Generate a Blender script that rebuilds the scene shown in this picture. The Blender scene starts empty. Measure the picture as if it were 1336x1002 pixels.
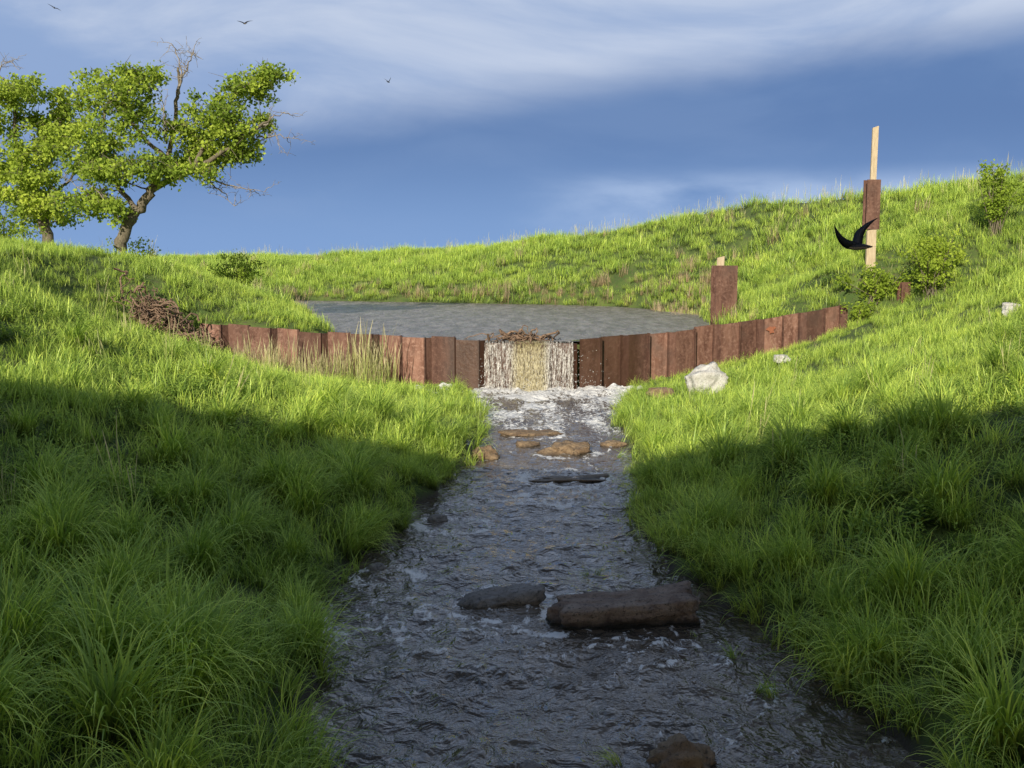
import bpy, bmesh, math, random
import numpy as np
from mathutils import Vector, noise as mnoise
random.seed(4); rng=np.random.default_rng(7)
scene=bpy.context.scene
H=3.5
# ------------------------------------------------------------ helpers
TAB=np.random.default_rng(11).random((256,256))
def vn(x,y):
    x=np.asarray(x,float); y=np.asarray(y,float)
    xi=np.floor(x).astype(int); yi=np.floor(y).astype(int)
    fx=x-xi; fy=y-yi; fx=fx*fx*(3-2*fx); fy=fy*fy*(3-2*fy)
    a=TAB[xi&255,yi&255]; b=TAB[(xi+1)&255,yi&255]; c=TAB[xi&255,(yi+1)&255]; d=TAB[(xi+1)&255,(yi+1)&255]
    return (a*(1-fx)+b*fx)*(1-fy)+(c*(1-fx)+d*fx)*fy
def fbm(x,y,o=4):
    s=0;a=.5;n=0
    for i in range(o):
        s=s+a*vn(np.asarray(x)*2**i+17.3*i,np.asarray(y)*2**i+5.1*i); n+=a; a*=.5
    return s/n*2-1
def sst(t):
    t=np.clip(t,0,1); return t*t*(3-2*t)
def mesh_obj(name,v,f,mat=None,smooth=False,parent=None,link=True):
    me=bpy.data.meshes.new(name)
    v=v.tolist() if hasattr(v,'tolist') else v
    f=f.tolist() if hasattr(f,'tolist') else f
    me.from_pydata(v,[],f); me.update()
    if smooth: me.polygons.foreach_set('use_smooth',[True]*len(me.polygons))
    ob=bpy.data.objects.new(name,me)
    if link: scene.collection.objects.link(ob)
    if mat: me.materials.append(mat)
    if parent: ob.parent=parent
    return ob
def fattr(me,name,vals):
    a=me.attributes.new(name,'FLOAT','POINT'); a.data.foreach_set('value',np.asarray(vals,dtype=np.float32).ravel())
class NT:
    def __init__(s,name):
        s.m=bpy.data.materials.new(name); s.m.use_nodes=True; s.t=s.m.node_tree
        for n in list(s.t.nodes): s.t.nodes.remove(n)
        s.out=s.t.nodes.new('ShaderNodeOutputMaterial')
    def n(s,typ): return s.t.nodes.new('ShaderNode'+typ)
    def l(s,a,b): s.t.links.new(a,b)
    def setv(s,sock,v):
        if isinstance(v,bpy.types.NodeSocket): s.l(v,sock)
        else:
            if isinstance(v,(tuple,list)) and len(v)==3 and sock.type=='RGBA': v=(*v,1)
            sock.default_value=v
    def math(s,op,a,b=0.5,clamp=False):
        nd=s.n('Math'); nd.operation=op; nd.use_clamp=clamp
        s.setv(nd.inputs[0],a); s.setv(nd.inputs[1],b); return nd.outputs[0]
    def mix(s,f,a,b,bt='MIX'):
        nd=s.n('MixRGB'); nd.blend_type=bt
        s.setv(nd.inputs[0],f); s.setv(nd.inputs[1],a); s.setv(nd.inputs[2],b); return nd.outputs[0]
    def ramp(s,f,lo,hi):
        nd=s.n('MapRange'); nd.clamp=True; nd.interpolation_type='SMOOTHSTEP'
        s.setv(nd.inputs[0],f); nd.inputs[1].default_value=lo; nd.inputs[2].default_value=hi; return nd.outputs[0]
    def pos(s,scale=(1,1,1)):
        o=s.n('NewGeometry').outputs['Position']
        mp=s.n('Mapping'); mp.inputs['Scale'].default_value=scale; s.l(o,mp.inputs[0]); return mp.outputs[0]
    def noise(s,vec,scale,detail=4,rough=.55,dist=0):
        nd=s.n('TexNoise'); s.l(vec,nd.inputs['Vector']); nd.inputs['Scale'].default_value=scale
        nd.inputs['Detail'].default_value=detail; nd.inputs['Roughness'].default_value=rough; nd.inputs['Distortion'].default_value=dist
        return nd.outputs['Fac']
    def attr(s,name):
        nd=s.n('Attribute'); nd.attribute_name=name; return nd.outputs['Fac']
    def bump(s,h,strength=.5,dist=.05):
        nd=s.n('Bump'); s.l(h,nd.inputs['Height']); nd.inputs['Strength'].default_value=strength; nd.inputs['Distance'].default_value=dist
        return nd.outputs[0]
    def princ(s,col,rough=.8,nrm=None,**kw):
        p=s.n('BsdfPrincipled'); s.setv(p.inputs['Base Color'],col); s.setv(p.inputs['Roughness'],rough)
        if nrm: s.l(nrm,p.inputs['Normal'])
        for k,v in kw.items(): s.setv(p.inputs[k.replace('_',' ')],v)
        s.l(p.outputs[0],s.out.inputs[0]); return p

# ------------------------------------------------------------ materials
def m_leaf(name,c_base,c_mid,c_tip,trans=.4,gloss=.03):
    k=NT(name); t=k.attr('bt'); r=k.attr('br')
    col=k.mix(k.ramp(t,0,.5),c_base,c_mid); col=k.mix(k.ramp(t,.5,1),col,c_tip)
    p=k.pos((1,1,1)); n=k.noise(p,.4,4)
    oi=k.n('ObjectInfo').outputs['Random']
    v=k.math('ADD',k.math('MULTIPLY',r,.7),k.math('ADD',k.math('MULTIPLY',oi,.4),k.math('MULTIPLY',n,.7)))
    hs=k.n('HueSaturation'); k.l(col,hs.inputs['Color'])
    k.l(k.math('ADD',k.math('MULTIPLY',v,-.05),.535),hs.inputs['Hue'])
    k.l(k.math('ADD',k.math('MULTIPLY',v,1.15),.06),hs.inputs['Value'])
    hs.inputs['Saturation'].default_value=.96
    c=hs.outputs[0]
    d=k.n('BsdfDiffuse'); k.l(c,d.inputs[0]); tr=k.n('BsdfTranslucent'); k.l(c,tr.inputs[0])
    m1=k.n('MixShader'); m1.inputs[0].default_value=trans; k.l(d.outputs[0],m1.inputs[1]); k.l(tr.outputs[0],m1.inputs[2])
    g=k.n('BsdfGlossy'); g.inputs['Roughness'].default_value=.45; g.inputs[0].default_value=(.9,.95,.7,1)
    m2=k.n('MixShader'); m2.inputs[0].default_value=gloss; k.l(m1.outputs[0],m2.inputs[1]); k.l(g.outputs[0],m2.inputs[2])
    k.l(m2.outputs[0],k.out.inputs[0]); return k.m
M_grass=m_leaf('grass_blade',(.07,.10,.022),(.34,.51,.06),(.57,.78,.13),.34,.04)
M_weed=m_leaf('weed_leaf',(.10,.15,.025),(.25,.41,.05),(.36,.53,.07),.35)
M_dry=m_leaf('dry_grass',(.26,.19,.09),(.42,.33,.18),(.52,.43,.26),.25,.02)
M_seed=m_leaf('seed_grass',(.2,.28,.06),(.40,.45,.14),(.58,.52,.27),.3,.02)
M_treeleaf=m_leaf('tree_leaf',(.26,.37,.03),(.34,.47,.05),(.43,.55,.085),.42,.0)

def m_ground():
    k=NT('ground_soil'); p=k.pos(); n=k.noise(p,1.3,6); n2=k.noise(p,9,5)
    col=k.mix(k.ramp(n,.35,.65),(.06,.10,.02),(.12,.165,.03))
    col=k.mix(k.ramp(n2,.5,.75),col,(.11,.09,.045))
    z=k.n('SeparateXYZ'); k.l(k.n('NewGeometry').outputs['Position'],z.inputs[0])
    mud=k.ramp(z.outputs[2],.02,.16); col=k.mix(mud,(.05,.04,.028),col)
    far=k.ramp(z.outputs[1],70,130); col=k.mix(far,col,(.12,.2,.04))
    k.princ(col,.95,k.bump(n2,.8,.08)); return k.m
def m_rock(name,a,b,rough=.8,dark=(.02,.017,.014),waterline=None):
    k=NT(name); p=k.pos(); n=k.noise(p,4,8,.65); n2=k.noise(p,26,6,.7)
    col=k.mix(k.ramp(n,.35,.65),a,b); col=k.mix(k.ramp(n2,.5,.72),col,dark)
    r=rough
    if waterline is not None:
        z=k.n('SeparateXYZ'); k.l(k.n('NewGeometry').outputs['Position'],z.inputs[0])
        w=k.ramp(k.math('ADD',z.outputs[2],k.math('MULTIPLY',n,.08)),waterline-.03,waterline+.08)
        col=k.mix(w,dark,col); r=k.math('ADD',k.math('MULTIPLY',w,rough-.25),.25)
    k.princ(col,r,k.bump(k.math('ADD',n2,k.math('MULTIPLY',n,2)),.9,.05)); return k.m
def m_rust():
    k=NT('rusty_steel'); ps=k.pos((3.2,3.2,.9)); p=k.pos()
    st=k.noise(ps,1.6,7,.7,.4); sp=k.noise(p,11,7,.72); big=k.noise(p,1.1,3)
    pr=k.attr('pan')
    col=k.mix(k.ramp(st,.3,.7),(.10,.040,.024),(.27,.145,.10))
    col=k.mix(k.ramp(sp,.46,.72),col,(.34,.205,.15))
    col=k.mix(k.ramp(big,.5,.75),col,(.15,.09,.066))
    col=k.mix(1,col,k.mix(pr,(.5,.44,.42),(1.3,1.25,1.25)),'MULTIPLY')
    z=k.n('SeparateXYZ'); k.l(k.n('NewGeometry').outputs['Position'],z.inputs[0])
    dx=k.math('ABSOLUTE',k.math('SUBTRACT',z.outputs[0],.9))
    wet=k.math('SUBTRACT',1,k.ramp(k.math('ADD',dx,k.math('MULTIPLY',st,.3)),2.5,3.1))
    col=k.mix(k.math('MULTIPLY',wet,.72),col,(.045,.022,.013))
    rg=k.math('SUBTRACT',.8,k.math('MULTIPLY',wet,.4))
    k.princ(col,rg,k.bump(sp,.5,.02)); return k.m
def m_plain(name,a,b,scale=(3,3,3),ns=3,rough=.8,bs=.4,bd=.01):
    k=NT(name); p=k.pos(scale); n=k.noise(p,ns,6,.65)
    k.princ(k.mix(k.ramp(n,.3,.7),a,b),rough,k.bump(n,bs,bd)); return k.m
M_bark=m_plain('bark',(.10,.08,.05),(.23,.19,.13),(8,8,2),3,.9,.8,.03)
M_twig=m_plain('bare_twig',(.2,.16,.12),(.38,.33,.27),(5,5,5),3,.9)
M_wood=m_plain('weathered_wood',(.40,.30,.18),(.6,.48,.32),(12,12,1.2),3,.8)
M_drift=m_plain('driftwood',(.12,.07,.042),(.32,.21,.14),(5,5,5),3,.85)
M_conc=m_plain('concrete',(.3,.29,.27),(.42,.4,.37),(1,1,1),2,.9)
M_rust=m_rust()
M_orange=m_plain('orange_paint',(.28,.09,.05),(.40,.15,.075),(4,4,4),5,.7)
def m_water(name,foam=True):
    k=NT(name)
    if foam:
        p=k.pos((1,.8,1)); n=k.noise(p,4.5,3,.5,.8); n2=k.noise(p,13,2,.5,.4)
        base=k.mix(k.ramp(k.noise(k.pos(),1.0,4),.35,.7),(.085,.066,.048),(.15,.12,.09))
        h=k.math('ADD',n,k.math('MULTIPLY',n2,.3))
        fa=k.attr('foam'); fn=k.noise(k.pos((1,.55,1)),11,8,.75,.8)
        fm=k.ramp(k.math('ADD',fa,k.math('MULTIPLY',k.math('SUBTRACT',fn,.5),1.8)),.42,.60)
        col=k.mix(fm,base,(.78,.76,.74)); rough=k.math('ADD',k.math('MULTIPLY',fm,.6),.05)
        k.princ(col,rough,k.bump(h,.8,.12),IOR=1.45)
    else:
        p=k.pos((.9,.3,1)); n=k.noise(p,2.2,6,.7,.5); n2=k.noise(k.pos((1.1,.3,1)),2.6,6,.75)
        h=k.math('ADD',n,k.math('MULTIPLY',n2,.5))
        base=k.mix(k.ramp(n2,.38,.62),(.24,.20,.18),(.48,.42,.39))  # pale streaks in the base colour stand in for ripple reflections
        k.princ(base,.3,k.bump(h,1.0,.5),IOR=1.36)
    return k.m
def m_fall():
    k=NT('falling_water'); ps=k.pos((9,2,.8)); n=k.noise(ps,2.2,6,.7,.3); n2=k.noise(k.pos((30,10,6)),1.6,6,.75)
    z=k.n('SeparateXYZ'); k.l(k.n('NewGeometry').outputs['Position'],z.inputs[0])
    cx=k.math('SUBTRACT',1,k.ramp(k.math('ABSOLUTE',k.math('SUBTRACT',k.math('ADD',z.outputs[0],k.math('MULTIPLY',n,.35)),.65)),.28,.62))
    a=k.math('ADD',n,k.math('MULTIPLY',n2,.75)); a=k.math('ADD',a,k.math('MULTIPLY',cx,.14))
    a=k.ramp(a,.82,1.06)
    tan=k.mix(k.ramp(n2,.4,.68),(.18,.135,.05),(.62,.54,.32)); wh=k.mix(k.ramp(n2,.4,.64),(.24,.20,.15),(.82,.79,.73))
    col=k.mix(cx,wh,tan)
    p=k.n('BsdfPrincipled'); k.setv(p.inputs['Base Color'],col); p.inputs['Roughness'].default_value=.25; k.l(k.bump(n2,.6,.03),p.inputs['Normal'])
    t=k.n('BsdfTransparent'); m=k.n('MixShader'); k.l(k.math('MULTIPLY',a,.8),m.inputs[0]); k.l(t.outputs[0],m.inputs[1]); k.l(p.outputs[0],m.inputs[2])
    k.l(m.outputs[0],k.out.inputs[0]); return k.m
M_drop=m_plain('spray_drop',(.6,.58,.54),(.7,.7,.68),(1,1,1),3,.3)

# ------------------------------------------------------------ terrain function
yk=[-30,7.3,8.7,9.6,10.7,12,13.7,16,19.2,22.7,29.5]
Lk=[-1.15,-1.15,-1.5,-1.8,-1.95,-1.75,-1.45,-.95,-.75,-.55,-.85]
Rk=[2.6,2.6,2.5,2.3,2.05,1.6,1.6,1.8,2.0,2.1,3.0]
uu=[0,.15,.6,2,4.5,8,12,16,30]
zLn=[-.05,.12,.30,.80,1.65,3.0,4.3,4.6,4.8]; zLf=[-.05,.05,.10,.18,.36,1.0,3.7,4.3,4.6]
zRn=[-.05,.12,.30,.75,1.55,2.85,4.4,6.0,6.5]; zRf=[-.05,.08,.15,.35,.72,1.8,3.9,5.7,6.6]
def Le(y): return np.interp(y,yk,Lk)-.1+.3*fbm(np.asarray(y)*1.0,3.3,3)
def Re(y): return np.interp(y,yk,Rk)+.12+.3*fbm(np.asarray(y)*1.0,9.3,3)
def Ff(x,y):
    L=Le(y);R=Re(y); w=sst((y-16)/13)
    ul=L-x; ur=x-R
    zl=np.interp(ul,uu,zLn)*(1-w)+np.interp(ul,uu,zLf)*w
    zr=np.interp(ur,uu,zRn)*(1-w)+np.interp(ur,uu,zRf)*w
    ins=np.minimum(x-L,R-x)
    bed=-.05-np.clip(ins,0,.8)*.45
    return np.where(ul>0,zl,np.where(ur>0,zr,bed))
shore=[(-5.2,29.9),(-5.6,33),(-7.4,40),(-10.6,50),(-14.5,55),(-34,57),(-34,64),(-13,61.5),(-5,58),(1.5,55),(4.8,52.5),(6.2,49.5),(7.9,45),(7.2,40),(6.9,36),(7.0,29.9)]
crest=[(-200,150,3.6),(-60,90,3.5),(-18,76,3.55),(-3.3,70,4.1),(7.6,60,5.6),(11.6,50,6.0),(18,40,6.4),(20,30,6.6),(21,10,6.5),(22,-40,6.4)]
def segd(x,y,a,b):
    ax,ay=a[:2];bx,by=b[:2]; dx,dy=bx-ax,by-ay
    t=np.clip(((x-ax)*dx+(y-ay)*dy)/(dx*dx+dy*dy),0,1)
    return np.hypot(x-ax-t*dx,y-ay-t*dy),t
def inside(x,y,poly):
    c=np.zeros(x.shape,bool); n=len(poly)
    for i in range(n):
        x1,y1=poly[i];x2,y2=poly[(i+1)%n]
        if y1==y2: continue
        cond=((y1>y)!=(y2>y))&(x<(x2-x1)*(y-y1)/(y2-y1)+x1); c^=cond
    return c
def shoredist(x,y):
    xx=x+.35*fbm(x*.5,y*.5,2); yy=y+.35*fbm(x*.5+9,y*.5,2)
    d=np.full(x.shape,1e9)
    for i in range(len(shore)): d=np.minimum(d,segd(xx,yy,shore[i],shore[(i+1)%len(shore)])[0])
    return np.where(inside(xx,yy,shore),-d,d)
def yw(x): return np.interp(x,[-40,-8.7,-.95,1.85,9.8,40],[36,31.5,29.6,29.6,33,40])
def walltop(x): return np.interp(x,[-8.9,-5,-.78,1.69,4.2,7,9.9],[1.75,1.5,1.40,1.42,1.52,1.78,2.15])
def Bf(x,y):
    ds=shoredist(x,y); dc=np.full(x.shape,1e9); zc=np.zeros(x.shape)
    for i in range(len(crest)-1):
        d,t=segd(x,y,crest[i],crest[i+1]); z=crest[i][2]*(1-t)+crest[i+1][2]*t
        m=d<dc; dc=np.where(m,d,dc); zc=np.where(m,z,zc)
    p=np.maximum(ds,0); lip=.18*(1-np.exp(-p/.35))
    t=p/(p+dc+1e-6)
    br=1.3+lip+(zc-1.48)*t**.85
    cap=np.interp(y,[29,33,36,40,44,60],[3.1,2.95,2.4,1.05,.35,.2])*sst((-3.4-x)/2.5)
    sl=np.interp(y,[31,37],[.14,.43])
    hb=sl*p+.5*np.maximum(0,-x-9)
    bl=1.3+lip+cap*(1-np.exp(-hb/np.maximum(cap,.05)*1.15))
    z=np.maximum(br,bl)
    out=np.maximum(0,np.maximum(-8.7-x,x-9.8))
    lim=walltop(x)-.12+.38*np.maximum(0,y-yw(x)-.2)+out*1.3
    z=np.where(ds>0,np.maximum(np.minimum(z,lim),np.minimum(z,1.36)),z)
    return np.where(ds<0,1.28-np.clip(-ds*.4,0,.6),z)
def hgt(x,y):
    x=np.asarray(x,float);y=np.asarray(y,float)
    out=np.maximum(0,np.maximum(-8.7-x,x-9.8)); wd=np.minimum(.2+out*1.4,5)
    w=sst((y-yw(x)-.12+np.minimum(out,1)*wd*.5)/wd)
    f=Ff(x,np.minimum(y,36)); b=Bf(x,np.maximum(y,28))
    z=f*(1-w)+b*w
    dw=np.clip(np.abs(y-yw(x))-.3,0,1.5)/1.5
    land=np.clip(np.where(w<.5,np.maximum(Le(np.minimum(y,36))-x,x-Re(np.minimum(y,36))),shoredist(x,y))-.5,0,2)/2*dw
    z=z+land*(.16*fbm(x*.55,y*.55,3)+.3*fbm(x*.13+4,y*.13,2))
    far=sst((np.hypot(x,y)-140)/300); z=z*(1-far)+2.6*far
    e=sst((-y-.5)/3)*sst((np.abs(x-1)-9)/7)*sst((y+22)/6); z=z*(1-e)+np.maximum(z,7.0)*e
    return z
def axis(a,b,step,lo,hi,g=1.18):
    c=list(np.arange(a,b,step)); s=step;v=b
    while v<hi: c.append(v); s*=g; v+=s
    c.append(hi); s=step;v=a-step;pre=[]
    while v>lo: pre.append(v); s*=g; v-=s
    pre.append(lo); return np.array(pre[::-1]+c)
gx=axis(-20,24,.2,-1500,1500); gy=axis(4,66,.2,-1500,1500)
X,Y=np.meshgrid(gx,gy); Z=hgt(X,Y)
def gridfaces(nx,ny):
    i=np.arange((nx-1)*(ny-1)); r=i//(nx-1); c=i%(nx-1); a=r*nx+c
    return np.stack([a,a+1,a+nx+1,a+nx],1)
ground=mesh_obj('ground',np.stack([X.ravel(),Y.ravel(),Z.ravel()],1),gridfaces(len(gx),len(gy)),m_ground(),True)

# ------------------------------------------------------------ creek water
wx=np.linspace(-3.2,4.2,190)
wy=np.concatenate([np.arange(-14,6,.5),6*np.exp(np.linspace(0,math.log(29.55/6),520))])
X,Y=np.meshgrid(wx,wy)
wv=.040*fbm(X*1.9+.4*fbm(X*1.3,Y*1.3,2),Y*1.6,2)+.016*fbm(X*5+3,Y*4.5,2)
rid=1-np.abs(fbm(X*2.4+7,Y*1.9+.7*vn(X*2,Y*1.1),3)); wv+=.030*(rid**4)
turb=sst((Y-20)/8); wv=wv*(1+1.0*turb)
foam=sst((Y-26.2)/1.8)*(.45+.40*vn(X*1.7,Y*1.3))
foam=np.maximum(foam,sst((Y-28.2)/.8)*.8)
foam=np.maximum(foam,sst((Y-15)/10)*(.14+.58*vn(X*2.2,Y*.8)))
foam=np.maximum(foam,(rid**7)*.36*(1+1.2*fbm(X*.7,Y*.5,2)))
for (rx,ry,rr) in [(1.0,19.9,.55),(.55,22,.5),(.83,17.5,.7),(-.1,11,.5),(.4,10.4,.35),(-.75,14.4,.45),(-1.4,12,.35),(.6,16,.5)]:
    dd=np.hypot((X-rx),(Y-ry+.1)*1.0)/rr; foam=np.maximum(foam,.50*np.exp(-(dd-1)**2*6)*(.5+vn(X*5,Y*5)))
Zw=wv+sst((Y-27.6)/1.4)*(.01+.13*vn(X*3.3,Y*3.3)*vn(X*7,Y*7)*1.6)
creek=mesh_obj('creek_water',np.stack([X.ravel(),Y.ravel(),Zw.ravel()],1),gridfaces(len(wx),len(wy)),m_water('creek_surface'),True)
fattr(creek.data,'foam',foam)
cx=[(-6.0,float(yw(-6.0))+.12),(-6.8,33),(-8.5,40),(-11.8,50.5),(-15.5,56.2),(-36,58.2),(-36,66),(-12.5,63.5),(-4.2,60),(2.3,57),(6.2,54),(7.8,50.5),(9.2,45),(8.4,40),(8.1,36),(8.0,float(yw(8.0))+.12),(1.8,29.72),(-.9,29.72)]
pond=mesh_obj('pond_water',[(x,y,1.33) for x,y in cx],[list(range(len(cx)))[::-1]],m_water('pond_surface',False))

# ------------------------------------------------------------ sheet pile wall
def wall():
    V=[];F=[];P=[]
    path=[(-8.9,31.55),(-.78,29.6),(1.69,29.6),(9.9,33.05)]
    DP=.22
    def seg(a,b,n0,npan,topf,seed):
        r=random.Random(seed)
        ax,ay=a;bx,by=b; Ls=math.hypot(bx-ax,by-ay); ux,uy=(bx-ax)/Ls,(by-ay)/Ls; nx,ny=uy,-ux
        w=Ls/npan
        for i in range(npan):
            off=.0 if (i+n0)%2 else -DP
            s0=i*w+.06;s1=(i+1)*w-.06
            dz=r.uniform(-.03,.03); tone=r.random()
            def q(s,o): return (ax+ux*s+nx*o,ay+uy*s+ny*o)
            nxt=-DP if (i+n0)%2 else 0
            pts=[(s0,off),(s1,off),(s1+.12,nxt)]
            for j in range(2):
                (sa,oa),(sb,ob)=pts[j],pts[j+1]
                pa=q(sa,-oa);pb=q(sb,-ob)
                ta=float(topf(pa[0]))+dz; tb=float(topf(pb[0]))+dz
                th=.035
                pa2=(pa[0]-nx*th,pa[1]-ny*th);pb2=(pb[0]-nx*th,pb[1]-ny*th)
                k=len(V)
                V.extend([(*pa,-.9),(*pb,-.9),(*pb,tb),(*pa,ta),(*pa2,-.9),(*pb2,-.9),(*pb2,tb),(*pa2,ta)])
                F.extend([(k,k+1,k+2,k+3),(k+5,k+4,k+7,k+6),(k+3,k+2,k+6,k+7),(k+1,k+5,k+6,k+2),(k+4,k,k+3,k+7)])
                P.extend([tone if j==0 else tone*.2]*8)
            c=q(s1,-off); k=len(V); e=.022; tp=float(topf(c[0]))+dz+.012
            for zz in (-.9,tp):
                for (da,db) in [(-e,-.045),(e,-.045),(e,.06),(-e,.06)]:
                    V.append((c[0]+ux*da-nx*db,c[1]+uy*da-ny*db,zz))
            F.extend([(k,k+1,k+5,k+4),(k+1,k+2,k+6,k+5),(k+2,k+3,k+7,k+6),(k+3,k,k+4,k+7),(k+4,k+5,k+6,k+7)]); P.extend([.0]*8)
    seg(path[0],path[1],0,11,walltop,1); seg(path[1],path[2],1,3,lambda x:1.27,2); seg(path[2],path[3],0,12,walltop,3)
    ob=mesh_obj('sheet_pile_wall',V,F,M_rust); fattr(ob.data,'pan',P); return ob
W=wall()
def patch(cx,cz,w,h,seed,mat):
    r=random.Random(seed); n=14; y0=float(yw(cx))-.27
    vs=[]
    for i in range(n):
        t=2*math.pi*i/n; rr=r.uniform(.5,1.15); dx=w/2*math.cos(t)*rr
        vs.append((cx+dx,y0+dx*.42,cz+h/2*math.sin(t)*rr))
    return mesh_obj('paint_mark',vs,[list(range(n))],mat,parent=W)
patch(7.5,1.52,.34,.24,1,M_orange)

# ------------------------------------------------------------ waterfall
Mf=m_fall()
def fall():
    V=[];F=[]
    for L,(yo,sp) in enumerate([(0,.5),(.06,.38)]):
        nx,nz=80,26; k=len(V)
        for j in range(nz):
            t=j/(nz-1)
            for i in range(nx):
                x=-.74+2.38*i/(nx-1)
                cr=.05*float(fbm(x*4+L*7,t*1.2+L,3))
                ya=29.5+yo-(sp*t**.55)+cr*(.3+t)
                z=1.37-1.37*t**1.05 + (.03*float(fbm(x*3+L,2.,2)))*(1-t)
                if j==0: ya=29.72;z=1.345
                if j==1: ya=29.56;z=1.36
                V.append((x+.03*cr*10*t*(.5),ya,z))
        for j in range(nz-1):
            for i in range(nx-1):
                a=k+j*nx+i; F.append((a,a+1,a+nx+1,a+nx))
    ob=mesh_obj('waterfall',V,F,Mf,True)
    V=[];F=[]
    r=random.Random(5)
    for i in range(750):
        x=r.uniform(-.9,1.8); 
        if r.random()<.2: x=r.gauss(1.95,.35)
        if 0<x<.95 and r.random()<.5: continue
        z=abs(r.gauss(0,.35)) if r.random()<.75 else r.uniform(.1,1.2)
        y=29.0-r.uniform(-.15,.55); s=r.uniform(.004,.011); e=s*r.uniform(1,2.2)
        k=len(V); V.extend([(x-s,y,z),(x,y-s,z),(x+s,y,z),(x,y+s,z),(x,y,z+e),(x,y,z-e)])
        F.extend([(k,k+1,k+4),(k+1,k+2,k+4),(k+2,k+3,k+4),(k+3,k,k+4),(k+1,k,k+5),(k+2,k+1,k+5),(k+3,k+2,k+5),(k,k+3,k+5)])
    mesh_obj('spray',V,F,M_drop,True,parent=ob)
fall()

# ------------------------------------------------------------ tubes
def tube(V,F,pts,rad,sides=6):
    pts=[Vector(p) for p in pts]; k=len(V); n=len(pts)
    for i,p in enumerate(pts):
        d=(pts[min(i+1,n-1)]-pts[max(i-1,0)]).normalized()
        a=d.orthogonal().normalized() if i==0 else (a-d*a.dot(d)).normalized()
        b=d.cross(a)
        for s in range(sides):
            t=2*math.pi*s/sides; V.append(tuple(p+(a*math.cos(t)+b*math.sin(t))*rad[i]))
    for i in range(n-1):
        for s in range(sides):
            q=k+i*sides; F.append((q+s,q+(s+1)%sides,q+sides+(s+1)%sides,q+sides+s))
    F.append(tuple(k+(n-1)*sides+s for s in range(sides)))
def smoothpath(ctrl,n=5,wob=.04,r=random):
    out=[];c=[Vector(p) for p in ctrl]
    for i in range(len(c)-1):
        p0=c[max(i-1,0)];p1=c[i];p2=c[i+1];p3=c[min(i+2,len(c)-1)]
        for j in range(n):
            t=j/n
            v=.5*((2*p1)+(p2-p0)*t+(2*p0-5*p1+4*p2-p3)*t*t+(3*p1-p0-3*p2+p3)*t**3)
            if i+j>0: v=v+Vector((r.gauss(0,wob),r.gauss(0,wob),r.gauss(0,wob)))
            out.append(v)
    out.append(c[-1]); return out
def leaves(cent,n_each,sig,size,seed):
    g=np.random.default_rng(seed)
    C=np.repeat(np.array(cent),n_each,0); N=len(C)
    cr=np.repeat(g.random(len(cent)),n_each)
    d=g.normal(size=(N,3)); d/=np.linalg.norm(d,axis=1)[:,None]
    C=C+d*(g.random((N,1))**.6)*np.array(sig)*1.5*g.uniform(.5,1.1,(N,1))
    a=g.normal(size=(N,3)); a[:,2]-=.3; a/=np.linalg.norm(a,axis=1)[:,None]
    b=np.cross(a,g.normal(size=(N,3))); b/=np.linalg.norm(b,axis=1)[:,None]
    s=size*g.uniform(.6,1.25,(N,1))
    v=np.stack([C-a*s*.5,C+b*s*.36,C+a*s*.6,C-b*s*.36],1).reshape(-1,3)
    f=np.arange(N*4).reshape(-1,4); return v,f,np.repeat(np.clip(cr*.8+g.random(N)*.4-.1,0,1),4)
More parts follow.
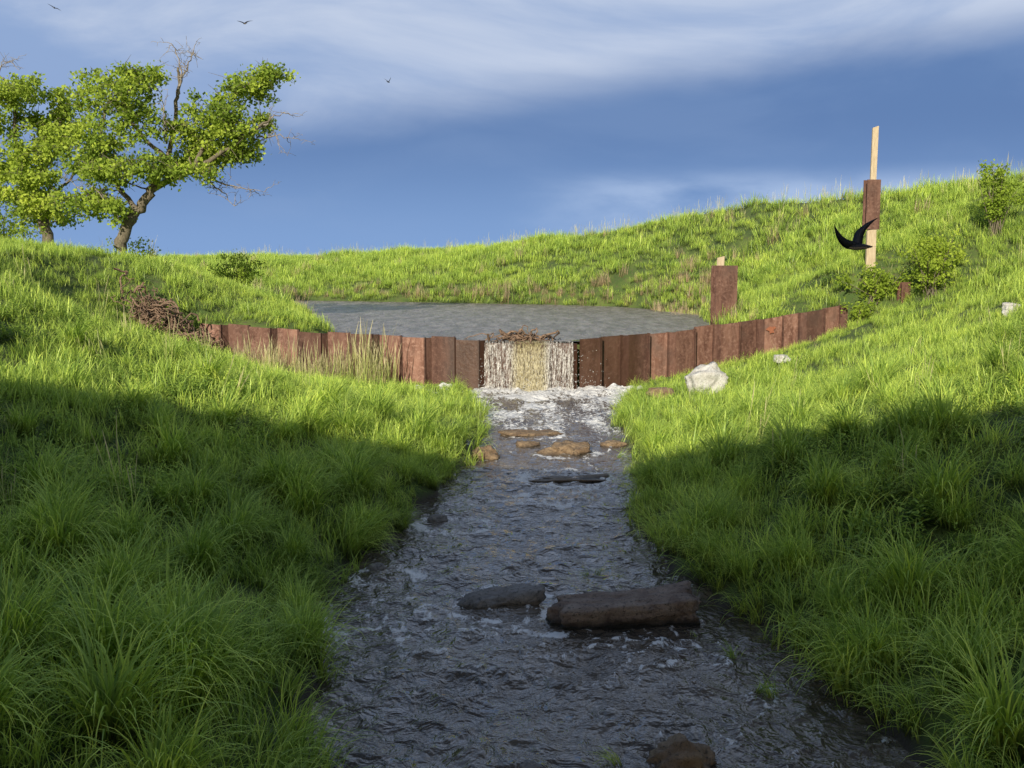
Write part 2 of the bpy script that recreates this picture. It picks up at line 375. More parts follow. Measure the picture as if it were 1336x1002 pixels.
def build_tree(name,trunks,limbs,blobs,bare,seed,leafn=26,lsize=.12,per=1.0):
    r=random.Random(seed); V=[];F=[];nodes=[]
    for ctrl,r0,r1 in trunks+limbs:
        p=smoothpath(ctrl,6,.03,r); n=len(p); rad=[r0+(r1-r0)*(i/(n-1))**.8 for i in range(n)]
        tube(V,F,p,rad,8); nodes+= [(q,ra) for q,ra in zip(p,rad)][n//4:]
    cents=[]
    for (cx,cy,cz,rx,ry,rz,nc) in blobs:
        for i in range(int(nc*per)):
            d=Vector((r.gauss(0,1),r.gauss(0,1),r.gauss(0,1))).normalized()*r.random()**.45
            cents.append(Vector((cx+d.x*rx,cy+d.y*ry,cz+d.z*rz)))
    r.shuffle(cents)
    for c in cents:
        q,ra=min(nodes,key=lambda t:(t[0]-c).length+ .5*max(0,t[0].z-c.z))
        mid=(q+c)/2+Vector((r.gauss(0,.1),r.gauss(0,.1),r.gauss(.05,.1)))
        p=smoothpath([q,mid,c],4,.02,r); rr=min(ra*.5,.035)
        tube(V,F,p,[rr*(1-.8*i/(len(p)-1)) for i in range(len(p))],4)
        nodes+=[(z,rr*.6) for z in p[3:]]
        for _ in range(2):
            e=c+Vector((r.gauss(0,.3),r.gauss(0,.3),r.gauss(.02,.25))); tube(V,F,[c-(c-mid)*.2,(c+e)/2+Vector((0,0,.03)),e],[.012,.009,.004],3)
    ob=mesh_obj(name,V,F,M_bark,True)
    V=[];F=[]
    for ctrl in bare:
        p=smoothpath(ctrl,6,.04,r); n=len(p); tube(V,F,p,[.04*(1-.85*i/(n-1)) for i in range(n)],5)
        for _ in range(9):
            i=r.randint(n//4,n-1); d=Vector((r.gauss(0,1),r.gauss(0,1),r.gauss(.25,.8))).normalized()*r.uniform(.3,.8)
            q=smoothpath([p[i],p[i]+d*.5+Vector((0,0,r.gauss(0,.08))),p[i]+d],4,.02,r); tube(V,F,q,[.014*(1-.75*j/(len(q)-1)) for j in range(len(q))],4)
            for _ in range(3):
                j=r.randint(2,len(q)-1); e=Vector((r.gauss(0,1),r.gauss(0,1),r.gauss(.1,.8))).normalized()*r.uniform(.12,.4)
                tube(V,F,[q[j],q[j]+e*.5+Vector((0,0,.03)),q[j]+e],[.008,.006,.004],3)
    if V: mesh_obj('bare_branches',V,F,M_twig,True,parent=ob)
    v,f,br=leaves([tuple(c) for c in cents],leafn,(.32,.32,.24),lsize,seed)
    lo=mesh_obj('foliage',v,f,M_treeleaf,parent=ob); fattr(lo.data,'br',br); fattr(lo.data,'bt',np.random.default_rng(seed).random(len(v)))
    return ob
def P(px,py,y,dy=0):
    f=y*.9985/1432; return (( px-668)*f, y+dy, 3.5+(340-py)*f)
def blobsP(lst,y):
    f=y/1432; o=[]
    for i,(px,py,rx,rz,n) in enumerate(lst):
        c=P(px,py,y,((i*37)%5-2)*.45); o.append((*c,rx*f,max(rx,rz)*f*1.0,rz*f,n))
    return o
Y1=36
build_tree('cottonwood_tree',
  [([P(158,326,Y1),P(172,292,Y1),P(190,268,Y1),P(208,243,Y1)],.22,.15)],
  [([P(206,246,Y1),P(262,222,Y1,-.3),P(322,192,Y1,-.5),P(362,160,Y1,-.3)],.12,.03),
   ([P(206,246,Y1),P(228,190,Y1,.2),P(240,130,Y1,.1),P(243,95,Y1)],.11,.04),
   ([P(184,275,Y1),P(150,236,Y1,.5),P(128,180,Y1,.8),P(145,120,Y1,.9)],.10,.03),
   ([P(262,222,Y1,-.3),P(285,170,Y1,.3),P(320,118,Y1,.5),P(365,100,Y1,.4)],.08,.025),
   ([P(220,205,Y1),P(185,165,Y1,-.5),P(180,115,Y1,-.6)],.08,.025)],
  blobsP([(180,125,50,26,36),(140,185,38,28,28),(322,115,44,22,30),(292,150,44,26,30),(285,192,44,22,32),(215,225,46,18,28),(322,200,28,14,16),(115,140,22,30,18),(195,165,38,26,26),(358,101,30,8,12),(165,232,34,20,22),(258,175,30,26,20),(232,215,32,14,16),(315,180,30,18,18),(125,215,28,24,20),(215,115,24,20,11),(120,262,36,18,22),(258,212,34,14,18),(155,275,34,14,14),(345,165,20,12,8),(275,232,26,10,8)],Y1),
  [[P(240,130,Y1),P(246,95,Y1),P(236,66,Y1)],[P(243,110,Y1),P(258,90,Y1),P(262,72,Y1)],[P(335,185,Y1),P(362,180,Y1),P(388,184,Y1)],[P(330,180,Y1),P(360,160,Y1),P(378,152,Y1)],[P(270,225,Y1),P(300,243,Y1),P(348,252,Y1)],[P(262,224,Y1),P(290,250,Y1),P(310,270,Y1)],[P(225,190,Y1),P(235,160,Y1,-.8),P(225,125,Y1,-.8)],[P(170,290,Y1),P(130,262,Y1),P(95,235,Y1)],[P(175,280,Y1),P(150,262,Y1,-.6),P(120,225,Y1,-.6)]],21,leafn=66,lsize=.12)
Y2=41
build_tree('cottonwood_tree',
  [([P(70,325,Y2),P(62,280,Y2),P(50,235,Y2)],.24,.16)],
  [([P(50,236,Y2),P(30,180,Y2),P(40,120,Y2)],.12,.04),([P(52,240,Y2),P(80,190,Y2,.4),P(85,140,Y2,.5)],.10,.03),([P(55,250,Y2),P(0,210,Y2),P(-50,150,Y2)],.12,.04),([P(60,270,Y2),P(95,240,Y2),P(110,215,Y2)],.07,.03)],
  blobsP([(40,128,46,20,34),(15,165,48,28,42),(72,170,38,28,34),(25,220,50,26,42),(85,140,28,24,18),(65,245,44,20,30),(-50,150,50,40,30),(-40,220,50,30,24),(95,195,22,26,18),(20,262,54,18,34),(80,272,40,16,24),(50,200,40,24,22),(40,285,50,10,16)],Y2),
  [[P(20,110,Y2),P(15,95,Y2),P(30,88,Y2)],[P(70,240,Y2),P(95,262,Y2),P(120,270,Y2)]],33,leafn=66,lsize=.13)
# unseen trees added beside the bridge so crowns break up the evening shadow edge
def caster_tree(x,y,z,h,w,seed):
    r=random.Random(seed); b=[(x+r.gauss(0,w*.45),y+r.gauss(0,w*.3),z+h*r.uniform(.35,.95),w*.35,w*.35,h*.14,11) for _ in range(9)]
    build_tree('shadow_caster_tree',[([(x,y,z-.5),(x+.2,y,z+h*.3),(x-.1,y,z+h*.7)],.16,.06)],[],b,[],seed,30,.2)
caster_tree(-12.5,.6,5.6,3.4,1.9,51); caster_tree(-7.5,2.0,3.0,3.6,1.0,52); caster_tree(4.6,-1.1,1.2,7.2,.9,53)
def bush(name,x,y,w,h,seed,n=26):
    r=random.Random(seed); V=[];F=[];c=[]
    z=float(hgt(x,y))
    for i in range(max(6,n//3)):
        e=Vector((x+r.gauss(0,w*.28),y+r.gauss(0,w*.28),z+h*r.uniform(.5,1)))
        p=smoothpath([(x+r.gauss(0,w*.12),y+r.gauss(0,w*.12),z-.1),((x+e.x)/2+r.gauss(0,.05),(y+e.y)/2,z+h*.4),e],4,.01,r)
        tube(V,F,p,[.022*(1-.8*j/(len(p)-1)) for j in range(len(p))],4)
        for _ in range(4):
            q=p[r.randint(len(p)//3,len(p)-1)]; c.append(tuple(q+Vector((r.gauss(0,w*.12),r.gauss(0,w*.12),r.gauss(0,.08)))))
    ob=mesh_obj(name,V,F,M_bark,True)
    v,f,br=leaves(c,38,(w*.15,w*.15,.17),.085,seed); lo=mesh_obj('foliage',v,f,M_treeleaf,parent=ob); fattr(lo.data,'br',br*.45); fattr(lo.data,'bt',br*.4)
bush('willow_bush',12.25,32.3,1.4,1.9,1,66); bush('willow_bush',14.9,34.2,1.1,2.1,2,60); bush('willow_bush',11.0,33.2,1.3,1.0,3,40)
bush('willow_bush',10.4,32.6,.9,.8,8,20)
bush('willow_bush',-10.6,42,1.9,1.9,4,46); bush('willow_bush',-13.0,38.5,1.6,1.5,5,36); bush('willow_bush',-16.5,36,2.2,1.6,6,44); bush('willow_bush',16.6,35,.8,.9,9,20)

# ------------------------------------------------------------ rocks
def rock(name,loc,dims,rz,seed,mat,boxy=0.,sub=4,rough=.22,cellamp=.16):
    bm=bmesh.new(); bmesh.ops.create_icosphere(bm,subdivisions=sub,radius=1)
    off=Vector((seed*3.1,seed*1.7,seed*.9))
    for v in bm.verts:
        p=v.co.copy()
        if boxy:
            m=max(abs(p.x),abs(p.y),abs(p.z)); p=p.lerp(p/m,boxy)
        n=mnoise.fractal(p*1.3+off,1,2,5); cell=mnoise.noise(p*.9+off*2)
        p*=1+rough*n+cellamp*cell
        v.co=Vector((p.x*dims[0]/2,p.y*dims[1]/2,p.z*dims[2]/2))
    me=bpy.data.meshes.new(name); bm.to_mesh(me); bm.free(); me.materials.append(mat)
    me.polygons.foreach_set('use_smooth',[True]*len(me.polygons))
    ob=bpy.data.objects.new(name,me); scene.collection.objects.link(ob); ob.location=loc; ob.rotation_euler=(0,0,rz) if not isinstance(rz,tuple) else rz
    return ob
Mr1=m_rock('creek_rock_tan',(.24,.15,.08),(.36,.25,.15),waterline=.03); Mr2=m_rock('creek_rock_grey',(.22,.20,.18),(.34,.31,.29),waterline=.0)
Mr3=m_rock('creek_slab_brown',(.22,.155,.125),(.38,.29,.23),waterline=.10); Mr4=m_rock('pale_limestone',(.62,.58,.52),(.78,.75,.70),dark=(.35,.3,.25))
rock('creek_rock',(1.02,19.9,.01),(.85,.6,.36),.2,1,Mr1,.2,4,.5); rock('creek_rock',(.45,22.0,-.02),(1.1,.6,.2),.15,2,Mr1,.4,4,.5)
rock('creek_rock',(.28,20.7,-.02),(.5,.4,.2),.5,3,Mr1,.2,4,.5); rock('creek_rock',(-.45,19.3,.04),(.5,.5,.34),.3,4,Mr1,.1,4,.5)
rock('creek_rock',(.85,17.5,-.05),(1.3,.45,.13),.1,5,Mr1,.5,4,.6); rock('creek_rock',(-.1,11.0,.0),(.78,.42,.26),(0,-.12,.15),6,Mr2,.5,4,.4)
rock('stone_slab',(1.1,10.35,.10),(1.34,.42,.34),(.15,-.085,.10),7,Mr3,.97,5,.17,.10)
rock('creek_rock',(1.2,7.35,.0),(.4,.4,.26),.4,8,Mr1,.1,4,.5); rock('creek_rock',(.12,7.25,.0),(.2,.2,.1),.4,9,Mr2,.1)
rock('creek_rock',(-1.0,14.6,.0),(.3,.25,.16),.4,10,Mr2,.1); rock('creek_rock',(1.9,20.6,.03),(.5,.3,.14),.4,12,Mr1,.1,4,.5)
rock('creek_rock',(-1.55,12.2,.0),(.22,.2,.16),.4,14,Mr2,.1)
def gz(x,y): return float(hgt(x,y))
rock('limestone_boulder',(4.55,25.5,gz(4.55,25.5)+.30),(.85,.6,.66),(.0,-.5,.2),15,Mr4,.6,4,.35)
rock('limestone_boulder',(6.7,27.2,gz(6.7,27.2)+.25),(.38,.3,.2),.2,16,Mr4,.5); rock('limestone_boulder',(11.0,24.2,gz(11.0,24.2)+.15),(.42,.25,.3),.2,17,Mr4,.5,4,.4)
rock('creek_rock',(3.5,25.7,gz(3.5,25.7)+.2),(.6,.4,.25),.2,18,Mr1,.5)

# ------------------------------------------------------------ posts
def pile(name,x,y,w,z0,z1,rot=0):
    t=.03; pts=[(-w/2,-w/2.6),(w/2,-w/2.6),(w/2,-w/2.6+t),(t/2,-w/2.6+t),(t/2,w/2.6-t),(w/2,w/2.6-t),(w/2,w/2.6),(-w/2,w/2.6),(-w/2,w/2.6-t),(-t/2,w/2.6-t),(-t/2,-w/2.6+t),(-w/2,-w/2.6+t)]
    n=len(pts); c,s=math.cos(rot),math.sin(rot)
    V=[(x+a*c-b*s,y+a*s+b*c,z) for z in (z0,z1) for a,b in pts]
    F=[(i,(i+1)%n,n+(i+1)%n,n+i) for i in range(n)]+[tuple(range(n,2*n)),tuple(range(n))[::-1]]
    ob=mesh_obj(name,V,F,M_rust); fattr(ob.data,'pan',[.2]*len(V)); return ob
def board(name,x,y,w,d,z0,z1,par,lean=0):
    bm=bmesh.new(); bmesh.ops.create_cube(bm,size=1)
    for v in bm.verts: v.co=Vector((x+v.co.x*w+lean*(v.co.z+.5),y+v.co.y*d,z0+(v.co.z+.5)*(z1-z0)+(.06*v.co.x if v.co.z>0 else 0)))
    bmesh.ops.bevel(bm,geom=bm.edges[:],offset=.006,segments=2,affect='EDGES')
    me=bpy.data.meshes.new(name); bm.to_mesh(me); bm.free(); me.materials.append(M_wood)
    ob=bpy.data.objects.new(name,me); scene.collection.objects.link(ob); ob.parent=par
px_=11.0; py_=34.0; fz=.02385
z237=3.5+(340-237)*fz; z300=3.5+(340-300)*fz
a=pile('steel_gauge_post',px_,py_,.42,z300,z237,.05)
board('wooden_stake',px_+.03,py_+.1,.18,.09,z300-.5,3.5+170*fz,a,.04)
board('wooden_brace',px_+.0,py_-.08,.28,.12,gz(px_,py_)-.3,z300-.005,a,0)
b=pile('steel_post',7.12,37,.74,gz(7.12,37)-.4,3.5-6*.0258,.1); board('wooden_stub',6.98,37.05,.24,.10,2.9,3.5+5*.0258,b,.02)
pile('steel_post',11.7,32.9,.3,gz(11.7,32.9)-.3,gz(11.7,32.9)+.5,.3)

# ------------------------------------------------------------ debris
def debris(name,c,n,ln,spread,seed,mat,flat=.5,rad=.02,dx=.5,dz=-.35,follow=True):
    r=random.Random(seed);V=[];F=[]
    for i in range(n):
        p=Vector(c)+Vector((r.gauss(0,spread[0]),r.gauss(0,spread[1]),0))
        if follow: p.z=gz(p.x,min(p.y,float(yw(p.x))-.3))+.12
        p.z+=abs(r.gauss(0,spread[2]))
        d=Vector((r.gauss(dx,.6),r.gauss(-.2,.6),r.gauss(dz,flat))).normalized()*ln*r.uniform(.3,1)
        q=smoothpath([p-d*.5,p+Vector((r.gauss(0,.14),r.gauss(0,.12),r.gauss(.08,.12))),p+d*.5,p+d*.75+Vector((r.gauss(0,.1),r.gauss(0,.1),-.12))],4,.03,r); rr=rad*r.uniform(.3,1.4)
        tube(V,F,q,[rr*(1-.7*j/(len(q)-1)) for j in range(len(q))],5)
    return mesh_obj(name,V,F,mat,True)
debris('brush_pile',(-9.75,30.2,0),190,.85,(.36,.3,.36),3,M_drift,.5,.028,.45,-.5)
debris('brush_pile',(-9.05,30.2,0),170,.75,(.34,.3,.22),4,M_drift,.5,.024,.5,-.5)
debris('driftwood',(.25,29.85,1.37),34,.9,(.45,.12,.03),5,M_drift,.08,.03,.5,0,False)
rock('driftwood',(.1,29.9,1.42),(.5,.25,.16),.3,22,M_drift,.1)

# ------------------------------------------------------------ grass tufts
def tuft(name,n,length,lean,droop,width,rad,mat,seed,bias=None,segs=5,seedhead=0,coll=None):
    r=random.Random(seed); V=[];F=[];T=[];R=[]
    for b in range(n):
        az=r.uniform(0,2*math.pi) if bias is None else r.gauss(0,bias)
        L=length*r.uniform(.5,1.15); th0=lean*abs(r.gauss(0,1)); dr=droop*r.uniform(.4,1.4)
        rr=rad*math.sqrt(r.random()); a2=r.uniform(0,2*math.pi)
        x,y,z=rr*math.cos(a2),rr*math.sin(a2),-.04; w=width*r.uniform(.6,1.4); rn=r.random()
        cx,cy=-math.sin(az),math.cos(az); tw=r.uniform(-.7,.7); k=len(V)
        for s in range(segs+1):
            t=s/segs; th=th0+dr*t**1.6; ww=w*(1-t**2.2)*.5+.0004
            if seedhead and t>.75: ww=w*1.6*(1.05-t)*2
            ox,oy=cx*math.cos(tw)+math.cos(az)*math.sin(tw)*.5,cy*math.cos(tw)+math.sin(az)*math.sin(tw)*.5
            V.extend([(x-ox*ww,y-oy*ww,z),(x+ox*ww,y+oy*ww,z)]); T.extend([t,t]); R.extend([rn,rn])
            st=L/segs; x+=math.cos(az)*math.sin(th)*st; y+=math.sin(az)*math.sin(th)*st; z+=math.cos(th)*st
        for s in range(segs):
            q=k+2*s; F.append((q,q+1,q+3,q+2))
    ob=mesh_obj(name,V,F,mat,True,link=False); fattr(ob.data,'bt',T); fattr(ob.data,'br',R); coll.objects.link(ob); return ob
def weed(name,mat,seed,h,coll):
    r=random.Random(seed); V=[];F=[];T=[];R=[]
    for s in range(7):
        az=r.uniform(0,6.28); hh=h*r.uniform(.6,1.1); tx,ty=math.cos(az)*.3*hh,math.sin(az)*.3*hh; bx,by=r.gauss(0,.05),r.gauss(0,.05); rn=r.random()
        for j in range(11):
            t=(j+1)/11; p=Vector((bx+tx*t,by+ty*t,hh*t)); a=j*2.4+r.uniform(-.4,.4); l=.085*(1.15-t*.6)*r.uniform(.7,1.2)
            d=Vector((math.cos(a),math.sin(a),r.uniform(-.1,.6))).normalized(); c=d.cross(Vector((0,0,1))).normalized(); k=len(V)
            V.extend([tuple(p),tuple(p+d*l*.5+c*l*.2),tuple(p+d*l),tuple(p+d*l*.5-c*l*.2)]); F.append((k,k+1,k+2,k+3)); T.extend([t*.8,t*.9,t,t*.9]); R.extend([rn]*4)
    ob=mesh_obj(name,V,F,mat,False,link=False); fattr(ob.data,'bt',T); fattr(ob.data,'br',R); coll.objects.link(ob)
C=bpy.data.collections.new('grass_tufts')
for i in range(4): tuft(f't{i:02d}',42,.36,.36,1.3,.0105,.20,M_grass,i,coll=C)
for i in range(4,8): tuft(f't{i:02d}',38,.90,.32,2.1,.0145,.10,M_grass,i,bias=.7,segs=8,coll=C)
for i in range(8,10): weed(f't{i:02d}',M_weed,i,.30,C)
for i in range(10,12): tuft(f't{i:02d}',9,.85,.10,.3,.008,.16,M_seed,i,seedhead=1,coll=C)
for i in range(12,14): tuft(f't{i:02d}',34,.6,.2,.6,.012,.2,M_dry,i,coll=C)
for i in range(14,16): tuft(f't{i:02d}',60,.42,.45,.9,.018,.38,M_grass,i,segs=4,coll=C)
def scatter(name,x,y,z,rx,ry,rz,s,idx):
    ob=mesh_obj(name,np.stack([x,y,z],1),[])
    me=ob.data
    a=me.attributes.new('rot','FLOAT_VECTOR','POINT'); a.data.foreach_set('vector',np.stack([rx,ry,rz],1).astype(np.float32).ravel())
    a=me.attributes.new('scl','FLOAT_VECTOR','POINT'); a.data.foreach_set('vector',np.asarray(s,dtype=np.float32).ravel())
    a=me.attributes.new('idx','INT','POINT'); a.data.foreach_set('value',np.asarray(idx,dtype=np.int32))
    ng=bpy.data.node_groups.new(name+'_gn','GeometryNodeTree')
    ng.interface.new_socket('Geometry',in_out='INPUT',socket_type='NodeSocketGeometry'); ng.interface.new_socket('Geometry',in_out='OUTPUT',socket_type='NodeSocketGeometry')
    gi=ng.nodes.new('NodeGroupInput');go=ng.nodes.new('NodeGroupOutput'); io=ng.nodes.new('GeometryNodeInstanceOnPoints'); ci=ng.nodes.new('GeometryNodeCollectionInfo')
    ci.inputs['Collection'].default_value=C; ci.inputs['Separate Children'].default_value=True; ci.inputs['Reset Children'].default_value=True
    io.inputs['Pick Instance'].default_value=True
    def na(n,t):
        q=ng.nodes.new('GeometryNodeInputNamedAttribute'); q.data_type=t; q.inputs['Name'].default_value=n; return q.outputs['Attribute']
    ng.links.new(gi.outputs[0],io.inputs['Points']); ng.links.new(ci.outputs[0],io.inputs['Instance'])
    ng.links.new(na('idx','INT'),io.inputs['Instance Index']); ng.links.new(na('rot','FLOAT_VECTOR'),io.inputs['Rotation']); ng.links.new(na('scl','FLOAT_VECTOR'),io.inputs['Scale'])
    ng.links.new(io.outputs[0],go.inputs[0]); md=ob.modifiers.new('scatter','NODES'); md.node_group=ng; return ob
def landmask(x,y):
    front=y<yw(x)
    yy=np.minimum(y,36)
    return np.where(front,np.maximum(Le(yy)-x,x-Re(yy)),shoredist(x,y))
def grad(x,y):
    e=.3; return (hgt(x+e,y)-hgt(x-e,y))/(2*e),(hgt(x,y+e)-hgt(x,y-e))/(2*e)
def zone(x0,x1,y0,y1,dens,kind,wedge=.62):
    n=int((x1-x0)*(y1-y0)*dens); x=rng.uniform(x0,x1,n); y=rng.uniform(y0,y1,n)
    m=(np.abs(x)<wedge*y+5); x,y=x[m],y[m]; u=landmask(x,y); m=u>.0; 
    dw=y-yw(x); m&=~((dw>-.28)&(dw<.38)&(x>-8.9)&(x<9.9))
    m&=~((y>yw(x))&(u<.06))
    x,y,u=x[m],y[m],u[m]; n=len(x)
    z=hgt(x,y); gx_,gy_=grad(x,y); az=np.arctan2(-gy_,-gx_)
    pn=fbm(x*.8,y*.8,3); r=rng.random(n); s=rng.uniform(.7,1.25,n)*(1+.55*pn)
    idx=rng.integers(0,4,n); front=y<yw(x)
    rz=rng.uniform(0,6.28,n)
    if kind=='near':
        patch=fbm(x*.45+30,y*.45,2)
        wd=(r<.45)&(patch>-.05)&(u>1.2); idx=np.where(wd,8+rng.integers(0,2,n),idx)
        lg=(u<.5)&(r<.6); idx=np.where(lg,4+rng.integers(0,4,n),idx); rz=np.where(lg,az+rng.normal(0,.6,n),rz)
        s=np.where(lg,s*.62,s)
        sd=(rng.random(n)<.006)&(u>1); idx=np.where(sd,10+rng.integers(0,2,n),idx)
    if kind=='mid':
        wd=(r<.15)&(pn>.1); idx=np.where(wd,8+rng.integers(0,2,n),idx)
        lg=(u<.8)&(r<.5)&front; idx=np.where(lg,4+rng.integers(0,4,n),idx); rz=np.where(lg,az+rng.normal(0,.6,n),rz); s=np.where(lg,s*.6,s)
        sd=(rng.random(n)<.008)&(u>1.5); idx=np.where(sd,10+rng.integers(0,2,n),idx)
        nearwall=front&(y>27.5)&(x>-9)&(x<10); s=np.where(nearwall,s*.7,s)
    if kind=='far':
        idx=14+rng.integers(0,2,n); dr=rng.random(n)<np.where(u<1.2,.35,.02); idx=np.where(dr,12+rng.integers(0,2,n),idx); s=s*1.1
    rx=rng.normal(0,.14,n); ry=rng.normal(0,.14,n)
    S=np.stack([s,s,s*rng.uniform(.8,1.2,n)],1)
    return x,y,z-.02,rx,ry,rz,S,idx
def tussocks(x0,x1,y0,y1,dens,umax,sc):
    n=int((x1-x0)*(y1-y0)*dens); x=rng.uniform(x0,x1,n); y=rng.uniform(y0,y1,n); u=landmask(x,y)
    keep=(u>.1)&(rng.random(n)<np.interp(u,[0,umax*.4,umax,umax*2.2],[1,.75,.3,.08])); x,y,u=x[keep],y[keep],u[keep]
    gx_,gy_=grad(x,y); az0=np.arctan2(-gy_,-gx_); n=len(x); K=7
    a=(az0[:,None]+np.linspace(-2.2,2.2,K)[None]+rng.normal(0,.3,(n,K))).ravel()
    rr=.13*rng.random(n*K); X=np.repeat(x,K)+rr*np.cos(a);Y=np.repeat(y,K)+rr*np.sin(a)
    s=(np.repeat(sc*rng.uniform(.6,1.25,n),K))*rng.uniform(.85,1.15,n*K)*np.interp(np.repeat(u,K),[.1,.6],[.75,1])
    m=len(X); S=np.stack([s,s,s],1)
    return X,Y,hgt(X,Y)+.03,rng.normal(0,.08,m),rng.normal(0,.08,m),a,S,4+rng.integers(0,4,m)
parts=[zone(-12,14,4.5,20,24,'near'),tussocks(-8,9,5,20,2.1,3.0,.86),tussocks(-5,6,20,28,1.2,1.0,.62),zone(-24,26,20,42,16,'mid'),zone(-60,50,40,100,6,'far')]
def manual(pts):
    a=np.array(pts,float); n=len(a); x,y=a[:,0],a[:,1]; return x,y,hgt(x,y)-.02,np.zeros(n),np.zeros(n),rng.uniform(0,6.28,n),np.stack([a[:,3]]*3,1),a[:,2].astype(int)
mp=[]
for i in range(120): mp.append((random.uniform(-7.2,-3.4),random.uniform(28.6,29.9),random.choice([10,11,10,11,12]),random.uniform(.9,1.4)))
for i in range(16): mp.append((random.gauss(-3.7,.25),random.uniform(28.7,29.6),random.choice([10,11]),random.uniform(1.6,2.1)))
for i in range(700):
    k=random.randint(6,14); a_,b_=shore[k],shore[(k+1)%16]; t=random.random(); x=a_[0]*(1-t)+b_[0]*t+random.uniform(-1,1); y=a_[1]*(1-t)+b_[1]*t+random.uniform(-1,1)
    u=float(landmask(np.array([x]),np.array([y]))[0])
    if .02<u<.8: mp.append((x,y,random.choice([12,14,15,14,15]) if not -3<x<3.5 else random.choice([12,13,14]),random.uniform(.6,1.1)))
for i in range(90): mp.append((random.uniform(6.2,8.2),random.uniform(44,50),random.choice([12,13,14]),random.uniform(.7,1.3)))
for i in range(300):
    k=random.randint(2,6); a_,b_=crest[k],crest[k+1]; t=random.random(); mp.append((a_[0]*(1-t)+b_[0]*t+random.gauss(0,1),a_[1]*(1-t)+b_[1]*t+random.gauss(0,1),random.choice([10,11]),random.uniform(.8,1.2)))
parts.append(manual(mp))
cat=[np.concatenate([p[i] for p in parts]) for i in range(8)]
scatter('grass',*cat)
wp=np.array([(.95,12.05,.3),(.85,12.0,.25),(1.05,12.1,.25),(1.95,9.3,.35),(2.0,8.6,.4),(1.7,10.0,.25),(2.1,8.5,.35),(.75,7.35,.3),(1.9,19.3,.45)])
n=len(wp); scatter('water_grass',wp[:,0],wp[:,1],np.full(n,-.03),np.zeros(n),np.zeros(n)+.3,rng.uniform(0,6,n),np.stack([wp[:,2]]*3,1),np.array([4,5,0,6,7,1,5,6,7]))

# ------------------------------------------------------------ swallows
Mb=m_plain('bird_dark',(.012,.013,.02),(.03,.03,.04),(20,20,20),4,.55); Mbl=m_plain('bird_belly',(.20,.16,.13),(.28,.23,.19),(20,20,20),4,.8)
def swallow(loc,s,hd,ldir,rdir,chl,chr_):
    V=[];F=[];hd=Vector(hd).normalized(); O=Vector(loc); upv=Vector((0,0,1)); side=hd.cross(upv).normalized(); un=side.cross(hd)
    st=[(-.5,.02),(-.4,.05),(-.25,.09),(-.05,.125),(.15,.13),(.28,.105),(.36,.09),(.44,.08),(.5,.045),(.55,.006)]
    tube(V,F,[O+hd*a*s for a,b in st],[b*s for a,b in st],10); nb=len(F)
    for dr,ch,sg in ((ldir,chl,-1),(rdir,chr_,1)):
        dr=Vector(dr).normalized(); ch=Vector(ch); ch=(ch-dr*ch.dot(dr)).normalized(); nn=dr.cross(ch); k=len(V)
        spec=[(.0,.36,0),(.25,.38,.05),(.5,.33,.08),(.75,.25,.03),(1.0,.17,-.08),(1.2,.09,-.2),(1.36,.012,-.32)]
        for t,c,o in spec:
            m=O+hd*.08*s+dr*t*s+ch*o*s+nn*(.05*math.sin(t*2.2))*s
            V.extend([tuple(m+ch*c*.5*s),tuple(m+nn*.012*s),tuple(m-ch*c*.5*s),tuple(m-nn*.006*s)])
        for i in range(len(spec)-1):
            a=k+4*i;b=a+4
            for p,q in [(0,1),(1,2),(2,3),(3,0)]: F.append((a+p,a+q,b+q,b+p))
    k=len(V); f=lambda a,b,c:tuple(O+(hd*a+side*b+un*c)*s)
    V.extend([f(-.4,.06,0),f(-.4,-.06,0),f(-.82,.14,.01),f(-.66,0,.01),f(-.82,-.14,.01)]); F.extend([(k,k+2,k+3),(k,k+3,k+1),(k+1,k+3,k+4)])
    k=len(V); V.extend([f(.52,.02,.01),f(.52,-.02,.01),f(.52,0,-.015),f(.62,0,0)]); F.extend([(k,k+1,k+3),(k+1,k+2,k+3),(k+2,k,k+3)])
    ob=mesh_obj('swallow',V,F,Mb,True); ob.data.materials.append(Mbl)
    for p in ob.data.polygons:
        if p.index<nb and p.normal.z<-.35: p.material_index=1
    return ob
swallow((2.475,7.9,3.60),.19,(-.92,.38,.0),(-.86,-.22,.46),(.42,.25,.87),(-.35,.55,-.75),(-.9,.3,.1))
swallow((-8.26,35,10.8),.2,(-.6,.7,.1),(-.8,-.5,.3),(.8,.5,.5),(-.3,.6,.6),(-.4,.6,.5))
swallow((-5.5,50,11.4),.2,(.5,.8,.0),(-.7,.4,.7),(.6,-.4,.8),(.5,.8,.2),(.5,.8,.3))
swallow((-20.2,50,14.6),.24,(-.3,.9,0),(-.8,-.2,.6),(.8,.2,-.3),(-.2,.8,.6),(-.2,.8,.6))

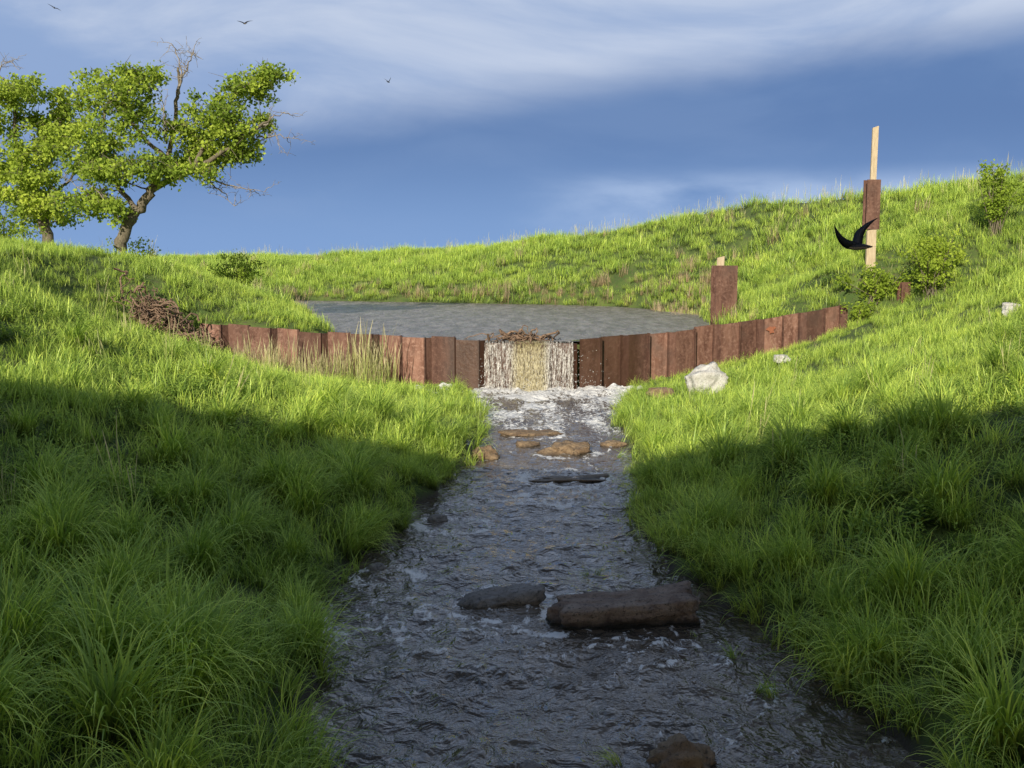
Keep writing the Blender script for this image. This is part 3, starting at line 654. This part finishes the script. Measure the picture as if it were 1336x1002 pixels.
# ------------------------------------------------------------ road bridge behind the viewer
def boxpart(name,c,d,par=None):
    bm=bmesh.new(); bmesh.ops.create_cube(bm,size=1)
    for v in bm.verts: v.co=Vector((c[0]+v.co.x*d[0],c[1]+v.co.y*d[1],c[2]+v.co.z*d[2]))
    bmesh.ops.bevel(bm,geom=bm.edges[:],offset=.03,segments=1,affect='EDGES')
    me=bpy.data.meshes.new(name); bm.to_mesh(me); bm.free(); me.materials.append(M_conc); ob=bpy.data.objects.new(name,me); scene.collection.objects.link(ob)
    if par: ob.parent=par
    return ob
br=bpy.data.objects.new('road_bridge',None); scene.collection.objects.link(br)
boxpart('deck',(1,-7,6.85),(90,11.4,.7),br); boxpart('parapet_1',(1,-1.5,7.6),(90,.3,.8),br); boxpart('parapet_2',(1,-12.5,7.6),(90,.3,.8),br)
for i,x in enumerate((-5,7)):
    for j,y in enumerate((-3,-7,-11)): boxpart(f'pier_{i}{j}',(x,y,2.95),(.6,.6,7.09),br)
for j in range(5): boxpart(f'girder_{j}',(1,-2.6-2.2*j,6.15),(60,.35,.69),br)
br.rotation_euler=(0,0,math.radians(-7.5)); br.location=(0,-.1,0)

# ------------------------------------------------------------ light and sky
elev=math.radians(22); az=math.radians(14)
d=Vector((math.sin(az)*math.cos(elev),math.cos(az)*math.cos(elev),-math.sin(elev)))
sl=bpy.data.lights.new('sun','SUN'); sl.energy=5; sl.angle=math.radians(.5); sl.color=(1,.94,.80)
so=bpy.data.objects.new('sun',sl); scene.collection.objects.link(so); so.rotation_euler=d.to_track_quat('-Z','Y').to_euler(); so.location=(0,-20,30)
w=bpy.data.worlds.new('World'); scene.world=w; w.use_nodes=True; t=w.node_tree
for n in list(t.nodes): t.nodes.remove(n)
k=NT.__new__(NT); k.t=t
out=t.nodes.new('ShaderNodeOutputWorld')
sky=t.nodes.new('ShaderNodeTexSky'); sky.sky_type='NISHITA'; sky.sun_disc=False; sky.sun_elevation=elev; sky.sun_rotation=math.pi+az
bg=t.nodes.new('ShaderNodeBackground'); t.links.new(sky.outputs[0],bg.inputs[0]); bg.inputs[1].default_value=.09
tc=t.nodes.new('ShaderNodeTexCoord').outputs['Generated']; sp=t.nodes.new('ShaderNodeSeparateXYZ'); t.links.new(tc,sp.inputs[0])
mp_=t.nodes.new('ShaderNodeMapping'); mp_.inputs['Scale'].default_value=(1.6,1.6,5.0); mp_.inputs['Rotation'].default_value=(0,math.radians(-8),0); t.links.new(tc,mp_.inputs[0])
n1=k.noise(mp_.outputs[0],1.5,6,.5,.3); n2=k.noise(mp_.outputs[0],2.2,7,.55,.5)
x,yv,z=sp.outputs
bd=k.math('ADD',k.math('MULTIPLY',x,.12),.132)
s=k.math('ADD',k.math('SUBTRACT',z,bd),k.math('MULTIPLY',k.math('SUBTRACT',n1,.5),.08))
up_=k.ramp(s,-.016,.042)
low=k.mix(k.ramp(z,0,.13),(.225,.37,.66),(.125,.225,.455))
low=k.mix(k.math('MULTIPLY',k.ramp(n2,.45,.7),.20),low,(.28,.40,.64))
hi=k.mix(k.ramp(k.math('ADD',n2,k.math('MULTIPLY',x,.30)),.3,.72),(.28,.40,.65),(.56,.64,.80))
col=k.mix(up_,low,hi)
lc=k.math('MULTIPLY',k.ramp(n2,.34,.58),k.math('MULTIPLY',k.ramp(x,-.03,.12),k.math('SUBTRACT',1,k.ramp(k.math('ABSOLUTE',k.math('SUBTRACT',z,.048)),.008,.038))))
col=k.mix(k.math('MULTIPLY',lc,.8),col,(.45,.58,.82))
cl=t.nodes.new('ShaderNodeBackground'); t.links.new(col,cl.inputs[0]); cl.inputs[1].default_value=1
mk=k.math('MULTIPLY',k.ramp(yv,-.15,.35),k.math('SUBTRACT',1,k.ramp(z,.55,.9)))
ms=t.nodes.new('ShaderNodeMixShader'); t.links.new(mk,ms.inputs[0]); t.links.new(bg.outputs[0],ms.inputs[1]); t.links.new(cl.outputs[0],ms.inputs[2]); t.links.new(ms.outputs[0],out.inputs[0])
scene.view_settings.view_transform='Standard'; scene.view_settings.look='None'; scene.view_settings.exposure=0
cam=bpy.data.cameras.new('camera'); cam.lens=38.6; cam.sensor_width=36; cam.clip_end=5000; cam.clip_start=.05
co=bpy.data.objects.new('camera',cam); scene.collection.objects.link(co); co.location=(0,0,H); co.rotation_euler=(math.radians(90-6.4),0,0); scene.camera=co
